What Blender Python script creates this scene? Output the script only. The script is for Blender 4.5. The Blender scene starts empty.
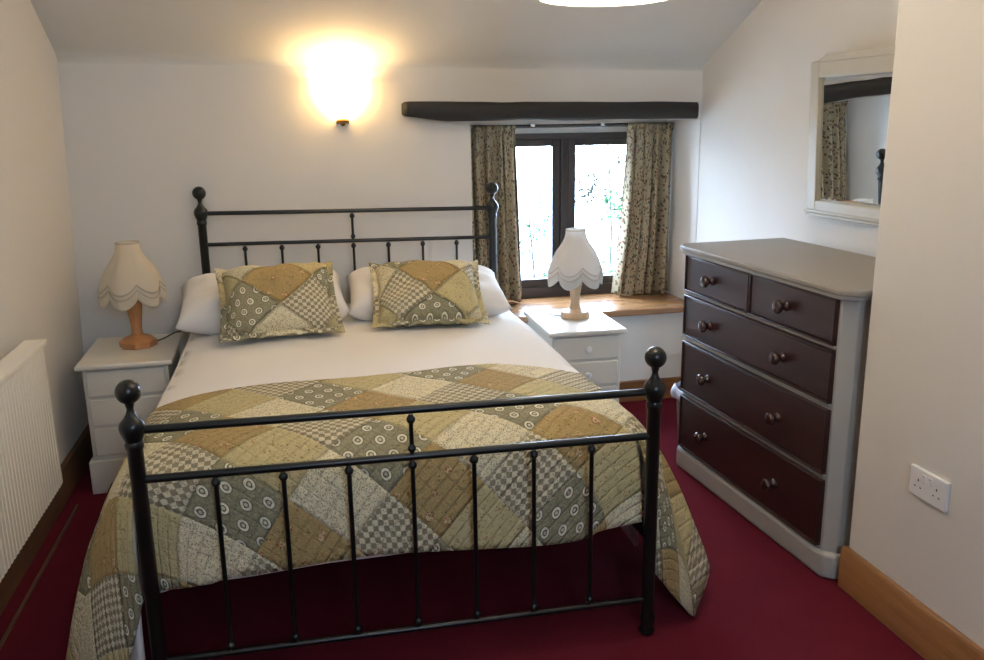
import bpy, bmesh, math, random
from mathutils import Vector, Matrix, noise
PI = math.pi
C = bpy.context.scene.collection
sc = bpy.context.scene
random.seed(7)

# ------------------------------------------------------------------ camera, light, exposure
def make_camera():
    f, yaw, pitch, roll, H = 866.0, -0.21947, 0.23908, -0.01435, 1.52715
    fw = Vector((-math.sin(yaw) * math.cos(pitch), math.cos(yaw) * math.cos(pitch), -math.sin(pitch)))
    r = Vector((math.cos(yaw), math.sin(yaw), 0))
    u = r.cross(fw)
    r2 = math.cos(roll) * r + math.sin(roll) * u
    u2 = -math.sin(roll) * r + math.cos(roll) * u
    cam = bpy.data.cameras.new('camera')
    cam.sensor_width = 36.0
    cam.lens = f / 984 * 36.0
    cam.clip_start = 0.02
    o = bpy.data.objects.new('camera', cam)
    m = Matrix((r2, u2, -fw)).transposed().to_4x4()
    m.translation = Vector((0, 0, H))
    o.matrix_world = m
    C.objects.link(o)
    sc.camera = o
make_camera()
sc.view_settings.view_transform = 'Standard'
sc.view_settings.look = 'None'
sc.view_settings.gamma = 1
sc.view_settings.exposure = 0.0
sc.view_settings.use_curve_mapping = False

w = bpy.data.worlds.new('overcast_sky')
sc.world = w
w.use_nodes = True
bg = w.node_tree.nodes['Background']
bg.inputs[0].default_value = (0.56, 0.74, 1.0, 1)
bg.inputs[1].default_value = 50.0

def light(name, kind, loc, energy, color, size=0.05, sizey=None, rot=(0, 0, 0), portal=False):
    l = bpy.data.lights.new(name, kind)
    l.energy = energy
    l.color = color
    if kind == 'AREA':
        l.shape = 'RECTANGLE'
        l.size = size
        l.size_y = sizey or size
        l.cycles.is_portal = portal
    else:
        l.shadow_soft_size = size
    o = bpy.data.objects.new(name, l)
    o.location = loc
    o.rotation_euler = rot
    C.objects.link(o)
    return o
# daylight: portals in the window openings (they only steer the sky's own light)
light('rear_window_daylight', 'AREA', (0.5, -1.46, 2.15), 1, (1, 1, 1), .56, .6, (PI / 2, 0, 0), True)
light('window_daylight', 'AREA', (1.48, 4.86, .98), 1, (1, 1, 1), .98, .94, (-PI / 2, 0, 0), True)

# ------------------------------------------------------------------ node helpers
class NT:
    def __init__(self, name):
        self.m = bpy.data.materials.new(name)
        self.m.use_nodes = True
        self.t = self.m.node_tree
        self.b = self.t.nodes['Principled BSDF']
    def n(self, typ, **kw):
        nd = self.t.nodes.new(typ)
        for k, v in kw.items():
            setattr(nd, k, v)
        return nd
    def put(self, sock, v):
        if isinstance(v, bpy.types.NodeSocket):
            self.t.links.new(v, sock)
        elif v is not None:
            sock.default_value = v
    def math(self, op, a, b=None, c=None):
        nd = self.n('ShaderNodeMath', operation=op)
        self.put(nd.inputs[0], a)
        if b is not None: self.put(nd.inputs[1], b)
        if c is not None: self.put(nd.inputs[2], c)
        return nd.outputs[0]
    def mix(self, f, a, b):
        nd = self.n('ShaderNodeMix', data_type='RGBA')
        self.put(nd.inputs[0], f)
        self.put(nd.inputs[6], a if isinstance(a, bpy.types.NodeSocket) else col(a))
        self.put(nd.inputs[7], b if isinstance(b, bpy.types.NodeSocket) else col(b))
        return nd.outputs[2]
    def coord(self, kind='Object', scale=(1, 1, 1), rot=(0, 0, 0), loc=(0, 0, 0)):
        tc = self.n('ShaderNodeTexCoord')
        mp = self.n('ShaderNodeMapping')
        mp.inputs['Scale'].default_value = scale
        mp.inputs['Rotation'].default_value = rot
        mp.inputs['Location'].default_value = loc
        self.t.links.new(tc.outputs[kind], mp.inputs[0])
        return mp.outputs[0]
    def noise(self, vec, scale, detail=3, rough=.5):
        nd = self.n('ShaderNodeTexNoise')
        self.put(nd.inputs['Vector'], vec)
        nd.inputs['Scale'].default_value = scale
        nd.inputs['Detail'].default_value = detail
        nd.inputs['Roughness'].default_value = rough
        return nd.outputs[0]
    def voro(self, vec, scale, feature='F1', out=0, rnd=1.0):
        nd = self.n('ShaderNodeTexVoronoi', feature=feature)
        self.put(nd.inputs['Vector'], vec)
        nd.inputs['Scale'].default_value = scale
        nd.inputs['Randomness'].default_value = rnd
        return nd.outputs[out]
    def bump(self, h, strength=.3, dist=.01):
        nd = self.n('ShaderNodeBump')
        nd.inputs['Strength'].default_value = strength
        nd.inputs['Distance'].default_value = dist
        self.put(nd.inputs['Height'], h)
        self.t.links.new(nd.outputs[0], self.b.inputs['Normal'])
    def ramp(self, f, a, b):
        nd = self.n('ShaderNodeMapRange')
        self.put(nd.inputs[0], f)
        nd.inputs[1].default_value = a
        nd.inputs[2].default_value = b
        return nd.outputs[0]

def lin(c):
    return c / 12.92 if c <= .04045 else ((c + .055) / 1.055) ** 2.4
def col(c):
    if len(c) == 4: return c
    return tuple(lin(x / 255) for x in c) + (1,)

def plain(name, c, rough=.6, bump=0, bscale=80, var=0.0, metal=0, spec=None, coat=0):
    N = NT(name)
    if var:
        v = N.coord()
        f = N.noise(v, 3, 4)
        N.put(N.b.inputs['Base Color'], N.mix(f, tuple(max(0, x * (1 - var)) for x in c), tuple(min(255, x * (1 + var)) for x in c)))
    else:
        N.b.inputs['Base Color'].default_value = col(c)
    N.b.inputs['Roughness'].default_value = rough
    N.b.inputs['Metallic'].default_value = metal
    if spec is not None: N.b.inputs['Specular IOR Level'].default_value = spec
    if coat: N.b.inputs['Coat Weight'].default_value = coat
    if bump:
        N.bump(N.noise(N.coord(), bscale, 4), bump, .004)
    return N.m

def wood(name, c1, c2, axis='x', rough=.4, scale=6, coat=0):
    N = NT(name)
    s = {'x': (1, 12, 12), 'y': (12, 1, 12), 'z': (12, 12, 1)}[axis]
    v = N.coord(scale=s)
    n1 = N.noise(v, scale * .35, 6, .6)
    n2 = N.noise(v, scale * 3, 3, .5)
    f = N.math('ADD', N.math('MULTIPLY', n1, .7), N.math('MULTIPLY', n2, .3))
    N.put(N.b.inputs['Base Color'], N.mix(N.ramp(f, .35, .65), c1, c2))
    N.b.inputs['Roughness'].default_value = rough
    N.b.inputs['Coat Weight'].default_value = coat
    N.bump(f, .15, .003)
    return N.m

# plaster: painted, slightly uneven
def plaster(name, c):
    N = NT(name)
    v = N.coord()
    N.b.inputs['Base Color'].default_value = col(c)
    N.b.inputs['Roughness'].default_value = .85
    h = N.math('ADD', N.math('MULTIPLY', N.noise(v, 2.2, 2), .8), N.math('MULTIPLY', N.noise(v, 60, 4), .04))
    N.bump(h, .35, .03)
    return N.m
M = {}
M['wall'] = plaster('white_plaster', (226, 221, 214))
M['ceiling'] = plaster('ceiling_paint', (222, 219, 213))
M['white_paint'] = plain('white_gloss_paint', (232, 228, 220), .35)
M['bedside_paint'] = plain('cream_furniture_paint', (226, 220, 208), .38, var=.01)
M['grey_paint'] = plain('stone_grey_furniture_paint', (176, 173, 166), .42, .1, 120, var=.02)
M['grey_top_dimmed'] = plain('stone_grey_paint_dimmed', (146, 139, 128), .42, .1, 120, var=.02)  # same paint as the chest; the top's dimmer grazing light put into the colour
M['radiator'] = plain('radiator_enamel', (240, 234, 222), .4)
M['iron'] = plain('black_bed_enamel', (18, 21, 19), .3, .05, 200, spec=.5)
M['white_linen'] = plain('white_cotton', (236, 232, 228), .9, .15, 500)
M['mattress'] = plain('mattress_ticking', (215, 212, 205), .9)
M['pine'] = wood('pine_skirting_wood', (140, 96, 58), (166, 118, 74), 'y', .4)
M['pine_x'] = wood('pine_skirting_wood_across', (126, 82, 46), (150, 102, 60), 'x', .4)
M['sill'] = wood('window_sill_wood', (140, 98, 62), (172, 126, 84), 'x', .25, coat=.3)
M['beam'] = wood('dark_oak', (26, 23, 21), (42, 37, 34), 'x', .6)
M['frame'] = plain('dark_brown_window_paint', (50, 42, 38), .4, .05, 60)
M['drawer'] = wood('mahogany', (46, 24, 22), (64, 35, 31), 'x', .38)
M['knob'] = wood('turned_knob_wood', (56, 32, 28), (74, 44, 38), 'x', .25, coat=.3)
M['lamp_wood'] = wood('turned_beech', (176, 120, 76), (198, 142, 96), 'z', .35)
M['lamp_wood2'] = wood('pale_turned_beech', (186, 152, 116), (204, 172, 136), 'z', .35)
M['cord'] = plain('lamp_cord_rubber', (50, 46, 42), .5)
M['brass'] = plain('aged_brass', (150, 120, 70), .35, metal=.9)
M['chrome'] = plain('chrome_metal', (200, 200, 200), .2, metal=1)
M['plastic'] = plain('white_plastic', (238, 236, 234), .3)
M['black'] = plain('black_hole', (15, 15, 15), .6)
M['red'] = plain('red_neon_mark', (190, 40, 30), .5)
M['bag'] = plain('thin_white_plastic_bag', (220, 222, 240), .45)
M['bin'] = plain('bin_plastic', (120, 110, 100), .5)
M['mirror_frame'] = plain('cream_mirror_frame_paint', (196, 190, 176), .4, .05, 90)
M['copper'] = plain('painted_pipe', (190, 184, 174), .4)
M['skirt_shaded'] = wood('shaded_skirting_wood', (84, 58, 38), (104, 74, 50), 'y', .5)  # same stain as the pine skirting, with the left side's shade in the colour

# carpet
N = NT('burgundy_carpet')
v = N.coord()
f = N.noise(v, 260, 3, .7)
g = N.noise(v, 5, 3)
N.put(N.b.inputs['Base Color'], N.mix(N.math('ADD', N.math('MULTIPLY', f, .7), N.math('MULTIPLY', g, .3)), (78, 17, 29), (118, 36, 50)))
N.b.inputs['Roughness'].default_value = 1
N.b.inputs['Specular IOR Level'].default_value = .1
N.bump(f, .6, .006)
M['carpet'] = N.m

# mirror
N = NT('mirror_silver')
N.b.inputs['Base Color'].default_value = (.82, .84, .84, 1)
N.b.inputs['Metallic'].default_value = 1
N.b.inputs['Roughness'].default_value = .01
M['mirror'] = N.m

# window glass: thin pane
N = NT('window_glass')
tr = N.n('ShaderNodeBsdfTransparent')
gl = N.n('ShaderNodeBsdfGlossy')
gl.inputs['Roughness'].default_value = .02
mx = N.n('ShaderNodeMixShader')
mx.inputs[0].default_value = .06
N.t.links.new(tr.outputs[0], mx.inputs[1])
N.t.links.new(gl.outputs[0], mx.inputs[2])
N.t.links.new(mx.outputs[0], N.t.nodes['Material Output'].inputs[0])
M['glass'] = N.m

# translucent shade fabrics
def shade_mat(name, c, tl=.45, emit=0, ec=(255, 240, 210)):
    N = NT(name)
    N.b.inputs['Base Color'].default_value = col(c)
    N.b.inputs['Roughness'].default_value = .9
    if emit:
        N.b.inputs['Emission Color'].default_value = col(ec)
        N.b.inputs['Emission Strength'].default_value = emit
    t = N.n('ShaderNodeBsdfTranslucent')
    t.inputs[0].default_value = col(c)
    mx = N.n('ShaderNodeMixShader')
    mx.inputs[0].default_value = tl
    N.t.links.new(N.b.outputs[0], mx.inputs[1])
    N.t.links.new(t.outputs[0], mx.inputs[2])
    N.t.links.new(mx.outputs[0], N.t.nodes['Material Output'].inputs[0])
    return N.m
M['shade'] = shade_mat('cream_shade_fabric', (244, 234, 216))
M['shade_r'] = shade_mat('ivory_shade_fabric', (240, 236, 232), .4)
M['trim'] = shade_mat('grey_braid', (214, 204, 186), .25)
M['fringe'] = shade_mat('cream_fringe', (242, 232, 212), .35)
M['fringe_r'] = shade_mat('ivory_fringe', (222, 218, 212), .4)
M['sconce_glass'] = shade_mat('lit_opal_glass', (255, 240, 205), .3, 9.0, (255, 225, 160))
M['pendant'] = shade_mat('lit_pendant_shade', (250, 246, 238), .4, 2.5, (255, 250, 238))

# patchwork fabric on UV in metres
def patchwork(name, S=.205, ox=.19, oy=2.02, base=2, zoom=1.0, quilt=True, ci=1, cj=2):
    N = NT(name)
    tc = N.n('ShaderNodeTexCoord')
    sp = N.n('ShaderNodeSeparateXYZ')
    N.t.links.new(tc.outputs['UV'], sp.inputs[0])
    u, v = sp.outputs[0], sp.outputs[1]
    u = N.math('MULTIPLY', N.math('SUBTRACT', u, ox), zoom)
    v = N.math('MULTIPLY', N.math('SUBTRACT', v, oy), zoom)
    k = 1 / (math.sqrt(2) * S)
    a = N.math('ADD', N.math('MULTIPLY', N.math('ADD', u, v), k), .5)
    b = N.math('ADD', N.math('MULTIPLY', N.math('SUBTRACT', v, u), k), .5)
    i, j = N.math('FLOOR', a), N.math('FLOOR', b)
    pid = N.math('FLOORED_MODULO', N.math('ADD', N.math('ADD', N.math('MULTIPLY', i, ci), N.math('MULTIPLY', j, cj)), base + .01), 5)
    pid = N.math('FLOOR', pid)
    cv = N.n('ShaderNodeCombineXYZ')
    N.put(cv.inputs[0], u); N.put(cv.inputs[1], v)
    P = cv.outputs[0]
    # O: grey-green with white oval medallions
    def medallion(cell, ax, ay, r0, r1, shift):
        row = N.math('FLOOR', N.math('DIVIDE', v, cell))
        uu = N.math('ADD', N.math('DIVIDE', u, cell * 1.1), N.math('MULTIPLY', N.math('FLOORED_MODULO', row, 2), .5))
        fx = N.math('MULTIPLY', N.math('SUBTRACT', N.math('FRACT', N.math('ADD', uu, shift)), .5), ax)
        fy = N.math('MULTIPLY', N.math('SUBTRACT', N.math('FRACT', N.math('DIVIDE', v, cell)), .5), ay)
        d = N.math('SQRT', N.math('ADD', N.math('MULTIPLY', fx, fx), N.math('MULTIPLY', fy, fy)))
        return d
    d = medallion(.057, 1.35, 1.0, 0, 0, 0)
    n_f = N.noise(P, 130, 2)
    g0 = N.mix(N.ramp(n_f, .45, .6), (142, 136, 108), (160, 153, 124))
    ring = N.math('MULTIPLY', N.math('LESS_THAN', d, .31), N.math('GREATER_THAN', N.math('ADD', d, N.math('MULTIPLY', N.noise(P, 90, 1), .12)), .24))
    dots = N.math('LESS_THAN', d, .10)
    cO = N.mix(ring, N.mix(N.math('LESS_THAN', d, .37), g0, (116, 112, 90)), (228, 222, 200))
    cO = N.mix(dots, cO, (206, 198, 170))
    # K: grey/cream check
    q = .017
    ch = N.math('FLOORED_MODULO', N.math('ADD', N.math('FLOOR', N.math('DIVIDE', u, q)), N.math('FLOOR', N.math('DIVIDE', v, q))), 2)
    ch = N.math('GREATER_THAN', ch, .5)
    cK = N.mix(ch, (150, 140, 114), (216, 206, 176))
    cK = N.mix(N.math('LESS_THAN', N.voro(P, 130), .28), cK, (150, 140, 116))
    # T: tan with sprigs
    vs = N.voro(P, 17)
    sp1 = N.math('MULTIPLY', N.math('LESS_THAN', vs, .26), N.math('LESS_THAN', N.voro(P, 150), .42))
    leaf = N.math('LESS_THAN', N.voro(P, 55), .16)
    tn = N.noise(P, 220, 2)
    cT = N.mix(N.ramp(tn, .4, .62), (164, 140, 92), (184, 160, 112))
    cT = N.mix(leaf, cT, (118, 106, 66))
    cT = N.mix(sp1, cT, (158, 92, 66))
    cT = N.mix(N.math('MULTIPLY', N.math('LESS_THAN', vs, .2), N.math('GREATER_THAN', N.voro(P, 120), .5)), cT, (206, 180, 140))
    # C: cream with dense grey specks
    s1 = N.math('LESS_THAN', N.voro(P, 170), .36)
    s2 = N.math('LESS_THAN', N.voro(P, 110), .2)
    cC = N.mix(s1, (226, 215, 180), (178, 168, 136))
    cC = N.mix(s2, cC, (146, 132, 104))
    # P: pale olive with fine marks
    s3 = N.math('LESS_THAN', N.voro(P, 95), .24)
    cP = N.mix(s3, (196, 182, 136), (156, 142, 98))
    cP = N.mix(N.math('LESS_THAN', N.voro(P, 42), .13), cP, (158, 110, 76))
    def eq(x): return N.math('COMPARE', pid, float(x), .1)
    c = N.mix(eq(1), cO, cP)
    c = N.mix(eq(2), c, cK)
    c = N.mix(eq(3), c, cT)
    c = N.mix(eq(4), c, cC)
    N.put(N.b.inputs['Base Color'], c)
    N.b.inputs['Roughness'].default_value = .92
    N.b.inputs['Specular IOR Level'].default_value = .2
    # patch seams and quilting
    fa, fb = N.math('FRACT', a), N.math('FRACT', b)
    def edge(x, w_):
        e = N.math('MINIMUM', x, N.math('SUBTRACT', 1, x))
        return N.ramp(e, 0, w_)
    h = N.math('MULTIPLY', edge(fa, .05), edge(fb, .05))
    if quilt:
        st = N.math('FRACT', N.math('MULTIPLY', b, 6))
        st2 = N.math('FRACT', N.math('MULTIPLY', a, 3.5))
        h = N.math('ADD', N.math('MULTIPLY', h, .4), N.math('MULTIPLY', edge(st, .16), .30))
        h = N.math('ADD', h, N.math('MULTIPLY', edge(st2, .1), .15))
    h = N.math('ADD', h, N.math('MULTIPLY', N.noise(P, 45, 4), .75))
    N.bump(h, 1.0, .012)
    return N.m
M['quilt'] = patchwork('patchwork_quilt_cotton')
M['cushion_a'] = patchwork('patchwork_cushion_cotton', .215, -.15, -.10, 0, 1, False, 3, 1)
M['cushion_b'] = patchwork('patchwork_cushion_cotton_mixed', .205, -.13, -.08, 2, 1, False, 1, 2)

# curtain print
N = NT('leaf_print_curtain_cotton')
tc = N.n('ShaderNodeTexCoord')
def leafset(rot, sx, sy, off, thr, seed_loc):
    mp = N.n('ShaderNodeMapping')
    mp.inputs['Rotation'].default_value = (0, 0, rot)
    mp.inputs['Scale'].default_value = (sx, sy, 1)
    mp.inputs['Location'].default_value = (seed_loc, seed_loc * .7, 0)
    N.t.links.new(tc.outputs['UV'], mp.inputs[0])
    return N.math('LESS_THAN', N.voro(mp.outputs[0], 1.0), thr)
c = N.mix(N.noise(tc.outputs['UV'], 300, 2), (160, 146, 118), (178, 163, 134))
c = N.mix(leafset(.5, 70, 34, 0, .29, 0), c, (104, 96, 74))
c = N.mix(leafset(-.7, 64, 34, 0, .25, 5.3), c, (126, 84, 66))
c = N.mix(leafset(1.4, 74, 36, 0, .25, 9.1), c, (74, 68, 54))
c = N.mix(leafset(2.6, 90, 90, 0, .2, 3.3), c, (150, 106, 78))
N.put(N.b.inputs['Base Color'], c)
N.b.inputs['Roughness'].default_value = .95
t_ = N.n('ShaderNodeBsdfTranslucent')
N.put(t_.inputs[0], c)
mx = N.n('ShaderNodeMixShader')
mx.inputs[0].default_value = .12
N.t.links.new(N.b.outputs[0], mx.inputs[1]); N.t.links.new(t_.outputs[0], mx.inputs[2])
N.t.links.new(mx.outputs[0], N.t.nodes['Material Output'].inputs[0])
M['curtain'] = N.m
M['lining'] = plain('curtain_lining_cotton', (200, 188, 160), .95)

M['leaf'] = plain('green_leaf', (28, 58, 36), .9, spec=0)
M['leaf_dark'] = plain('dark_green_leaf', (22, 26, 24), .9, spec=0)
M['bark'] = plain('grey_bark', (34, 34, 32), .9, spec=0)
M['grass'] = plain('pale_meadow_grass', (146, 152, 150), .9)

# ------------------------------------------------------------------ mesh helpers
def obj(name, bm, mat, parent=None, smooth=True, bevel=0, seg=2, solid=0, sub=0, angle=40, offset=0):
    me = bpy.data.meshes.new(name)
    bmesh.ops.recalc_face_normals(bm, faces=bm.faces) if not solid else None
    bm.to_mesh(me); bm.free()
    me.materials.append(mat)
    o = bpy.data.objects.new(name, me)
    C.objects.link(o)
    if parent is not None: o.parent = parent
    if smooth:
        me.shade_smooth() if hasattr(me, 'shade_smooth') else None
        if bevel or angle < 180:
            try: me.set_sharp_from_angle(angle=math.radians(angle))
            except Exception: pass
    if solid:
        md = o.modifiers.new('thickness', 'SOLIDIFY'); md.thickness = solid; md.offset = offset
    if sub:
        md = o.modifiers.new('subdivision', 'SUBSURF'); md.levels = sub; md.render_levels = sub
    if bevel:
        md = o.modifiers.new('bevel', 'BEVEL'); md.width = bevel; md.segments = seg; md.limit_method = 'ANGLE'; md.angle_limit = math.radians(35)
    return o
def thing(name, label, cat, loc=(0, 0, 0), rotz=0, group=None):
    o = bpy.data.objects.new(name, None); C.objects.link(o)
    o.empty_display_size = .1
    o.location = loc; o.rotation_euler = (0, 0, rotz)
    o['label'] = label; o['category'] = cat
    if group: o['group'] = group
    return o
def tag(o, label, cat, group=None):
    o['label'] = label; o['category'] = cat
    if group: o['group'] = group
    return o
def struct(o):
    o['kind'] = 'structure'; return o
def BM(): return bmesh.new()
def box(bm, x0, x1, y0, y1, z0, z1):
    vs = [bm.verts.new(p) for p in ((x0, y0, z0), (x1, y0, z0), (x1, y1, z0), (x0, y1, z0), (x0, y0, z1), (x1, y0, z1), (x1, y1, z1), (x0, y1, z1))]
    for f in ((0, 3, 2, 1), (4, 5, 6, 7), (0, 1, 5, 4), (1, 2, 6, 5), (2, 3, 7, 6), (3, 0, 4, 7)):
        bm.faces.new([vs[i] for i in f])
    return bm
def prism(bm, pts, z0, z1):
    a = [bm.verts.new((x, y, z0)) for x, y in pts]; b = [bm.verts.new((x, y, z1)) for x, y in pts]
    n = len(pts)
    bm.faces.new(a[::-1]); bm.faces.new(b)
    for i in range(n):
        bm.faces.new((a[i], a[(i + 1) % n], b[(i + 1) % n], b[i]))
    return bm
def prism_y(bm, pts, y0, y1):      # outline in x,z extruded along y
    a = [bm.verts.new((x, y0, z)) for x, z in pts]; b = [bm.verts.new((x, y1, z)) for x, z in pts]
    n = len(pts)
    bm.faces.new(a); bm.faces.new(b[::-1])
    for i in range(n):
        bm.faces.new((a[i], b[i], b[(i + 1) % n], a[(i + 1) % n]))
    return bm
def lathe(bm, prof, c=(0, 0, 0), n=24, mat=None, cap=True):
    rows = []
    for r, z in prof:
        row = []
        for k in range(n):
            a = 2 * PI * k / n
            p = Vector((r * math.cos(a), r * math.sin(a), z))
            if mat is not None: p = mat @ p
            row.append(bm.verts.new(p + Vector(c)))
        rows.append(row)
    for i in range(len(rows) - 1):
        for k in range(n):
            bm.faces.new((rows[i][k], rows[i][(k + 1) % n], rows[i + 1][(k + 1) % n], rows[i + 1][k]))
    if cap:
        bm.faces.new(rows[0][::-1]); bm.faces.new(rows[-1])
    return bm
def tube(bm, pts, r, n=10):
    pts = [Vector(p) for p in pts]
    rows = []
    up = None
    for i, p in enumerate(pts):
        d = (pts[min(i + 1, len(pts) - 1)] - pts[max(i - 1, 0)]).normalized()
        if up is None:
            up = Vector((0, 0, 1)) if abs(d.z) < .9 else Vector((1, 0, 0))
        s = d.cross(up).normalized(); up = s.cross(d).normalized()
        rr = r[i] if isinstance(r, (list, tuple)) else r
        rows.append([bm.verts.new(p + (s * math.cos(2 * PI * k / n) + up * math.sin(2 * PI * k / n)) * rr) for k in range(n)])
    for i in range(len(rows) - 1):
        for k in range(n):
            bm.faces.new((rows[i][k], rows[i][(k + 1) % n], rows[i + 1][(k + 1) % n], rows[i + 1][k]))
    bm.faces.new(rows[0][::-1]); bm.faces.new(rows[-1])
    return bm
def ball_prof(r, zc, a0=-80, a1=80, n=10):
    return [(max(1e-4, r * math.cos(math.radians(a0 + (a1 - a0) * i / n))), zc + r * math.sin(math.radians(a0 + (a1 - a0) * i / n))) for i in range(n + 1)]
def grid(bm, fn, nu, nv, uvfn=None):
    uvl = bm.loops.layers.uv.verify()
    vs = [[bm.verts.new(fn(i / nu, j / nv)) for j in range(nv + 1)] for i in range(nu + 1)]
    for i in range(nu):
        for j in range(nv):
            idx = ((i, j), (i + 1, j), (i + 1, j + 1), (i, j + 1))
            f = bm.faces.new([vs[a][b] for a, b in idx])
            if uvfn:
                for lp, (a, b) in zip(f.loops, idx):
                    lp[uvl].uv = uvfn(a / nu, b / nv)
    return vs
def smooth(t): t = max(0, min(1, t)); return t * t * (3 - 2 * t)
def lerp(a, b, t): return a + (b - a) * t
def path(pts, t):                   # piecewise linear keyed by first element
    if t <= pts[0][0]: return Vector(pts[0][1])
    for (t0, p0), (t1, p1) in zip(pts, pts[1:]):
        if t <= t1:
            return Vector(p0).lerp(Vector(p1), smooth((t - t0) / (t1 - t0)) * .4 + .6 * (t - t0) / (t1 - t0))
    return Vector(pts[-1][1])

# ------------------------------------------------------------------ the room
YB = 4.30       # back wall face
def xr(y): return 2.125 + .053 * (YB - y) - .03 * max(0, (y - 3.7) / .6)     # right wall face
b = box(BM(), -1.4, 2.6, -1.5, 4.9, -.1, 0)
struct(obj('floor', b, M['carpet'], smooth=False))
# left wall, leaning a little
b = BM()
def xl_(z): return -1.045 + .036 * z
b2 = prism_y(BM(), [(-1.4, -.1), (xl_(-.1), -.1), (xl_(2.7), 2.7), (-1.4, 2.7)], -1.5, 4.9)
struct(obj('wall_left', b2, M['wall'], smooth=False)); b.free()
# back wall with the deep window recess (x .86-2.09, z .50-1.505)
b = BM()
box(b, -1.2, .865, YB, 4.9, -.1, 2.2)
box(b, .865, 2.092, YB, 4.9, -.1, .492)
box(b, .865, 2.092, YB, 4.9, 1.508, 2.2)
box(b, 2.092, 2.6, YB, 4.9, -.1, 2.2)
box(b, .865, 1.0, 4.72, 4.9, .492, 1.508)
box(b, 1.955, 2.092, 4.72, 4.9, .492, 1.508)
box(b, 1.0, 1.955, 4.715, 4.9, 1.446, 1.508)
struct(obj('wall_back', b, M['wall'], smooth=False))
# right wall (far part) and the projecting wall nearer the viewer
b = prism(BM(), [(xr(YB + .01), YB + .01), (xr(3.7), 3.7), (xr(2.1), 2.1), (2.6, 2.1), (2.6, YB + .01)], -.1, 2.7)
struct(obj('wall_right', b, M['wall'], smooth=False))
b = box(BM(), 1.70, 2.6, -1.5, 2.285, -.1, 2.7)
struct(obj('wall_right_near', b, M['wall'], bevel=.012, seg=3))
# rear wall with a small window
b = BM()
box(b, -1.4, .22, -1.5, -1.25, -.1, 2.7); box(b, .78, 2.6, -1.5, -1.25, -.1, 2.7)
box(b, .22, .78, -1.5, -1.25, -.1, 1.85); box(b, .22, .78, -1.5, -1.25, 2.45, 2.7)
struct(obj('wall_rear', b, M['wall'], smooth=False))
b = BM()
for x0, x1, z0, z1 in ((.22, .26, 1.85, 2.45), (.74, .78, 1.85, 2.45), (.485, .515, 1.89, 2.41), (.26, .74, 1.85, 1.89), (.26, .74, 2.41, 2.45)):
    box(b, x0, x1, -1.42, -1.36, z0, z1)
struct(obj('window_2', b, M['frame'], smooth=False))
# ceiling: slope up from the back wall, rounded where it meets the wall, then flat
b = BM()
def cfn(u, v):
    x = lerp(-1.2, 2.5, u)
    z0 = 1.818 - .013 * (x + .98)
    if v < .3:                                   # soft cove at the junction
        t = v / .3
        y = YB * (1 - t) ** 2 + YB * 2 * t * (1 - t) + (YB - .06) * t * t
        z = (z0 - .035) * (1 - t) ** 2 + z0 * 2 * t * (1 - t) + (z0 + .033) * t * t
        return (x, y + .001, z)
    t = (v - .3) / .7
    y = lerp(YB - .06, 2.9, t); z = z0 + .033 + (YB - .06 - y) * .55
    return (x, y + .001, z)
grid(b, cfn, 12, 40)
vs2 = grid(b, lambda u, v: (lerp(-1.2, 2.5, u), lerp(2.9, -1.4, v), lerp(1.818 - .013 * (lerp(-1.2, 2.5, u) + .98) + .033 + (YB - .06 - 2.9) * .55, 2.52, smooth(v * 12))), 12, 24)
bmesh.ops.remove_doubles(b, verts=b.verts, dist=.0005)
struct(obj('ceiling', b, M['ceiling'], solid=.08, offset=-1, angle=30))

# skirting boards
def skirt(name, x, y0, y1, h, t, mat, sgn):
    b = prism_y(BM(), [(x, 0), (x + sgn * t, 0), (x + sgn * t, h - .012), (x + sgn * (t - .008), h), (x, h)], y0, y1)
    return struct(obj(name, b, mat, bevel=.002))
skirt('baseboard_left', -1.04, -1.24, 4.29, .135, .03, M['skirt_shaded'], 1)
b = box(BM(), -1.0, 2.12, 4.275, 4.30, 0, .115)
struct(obj('baseboard_back', b, M['pine_x'], bevel=.004))
skirt('baseboard_right', 1.7, -1.24, 2.29, .145, .022, M['pine'], -1)
b = box(BM(), -.962, -.950, 1.2, 3.60, 0, .009)
struct(obj('trim_2', b, M['skirt_shaded'], bevel=.003))
# sill board
b = prism(BM(), [(.86, 4.245), (2.098, 4.245), (2.088, 4.72), (.87, 4.72)], .492, .527)
struct(obj('window_sill', b, M['sill'], bevel=.008, seg=3))
o = bpy.data.objects['window_sill']; o.name = 'trim_1'

# window: frame, two casements, panes
W = bpy.data.objects.new('window_1', None); C.objects.link(W); W.location = (1.478, 4.75, .527); struct(W)
def wbox(name, mat, rects, y0, y1, parent, bevel=.003):
    b = BM()
    for x0, x1, z0, z1 in rects: box(b, x0 - 1.478, x1 - 1.478, y0 - 4.75, y1 - 4.75, z0 - .527, z1 - .527)
    return obj(name, b, mat, parent, bevel=bevel)
wbox('window_frame', M['frame'], ((1.0, 1.05, .527, 1.446), (1.905, 1.955, .527, 1.446), (1.05, 1.905, 1.415, 1.446), (1.05, 1.905, .527, .585), (1.455, 1.50, .585, 1.415)), 4.70, 4.79, W)
for x0, x1 in ((1.05, 1.455), (1.50, 1.905)):
    cs = wbox('casement', M['frame'], ((x0, x0 + .045, .585, 1.415), (x1 - .045, x1, .585, 1.415), (x0 + .045, x1 - .045, 1.375, 1.415), (x0 + .045, x1 - .045, .585, .632)), 4.712, 4.755, W)
    b = box(BM(), x0 + .04 - 1.478, x1 - .04 - 1.478, -.012, -.008, .105, .853)
    obj('pane', b, M['glass'], cs, smooth=False)
b = BM(); box(b, 1.488 - 1.478, 1.50 - 1.478, -.062, -.05, .32, .42); box(b, .012, .02, -.085, -.062, .33, .345)
obj('window_catch', b, M['frame'], W, bevel=.002)

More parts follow.
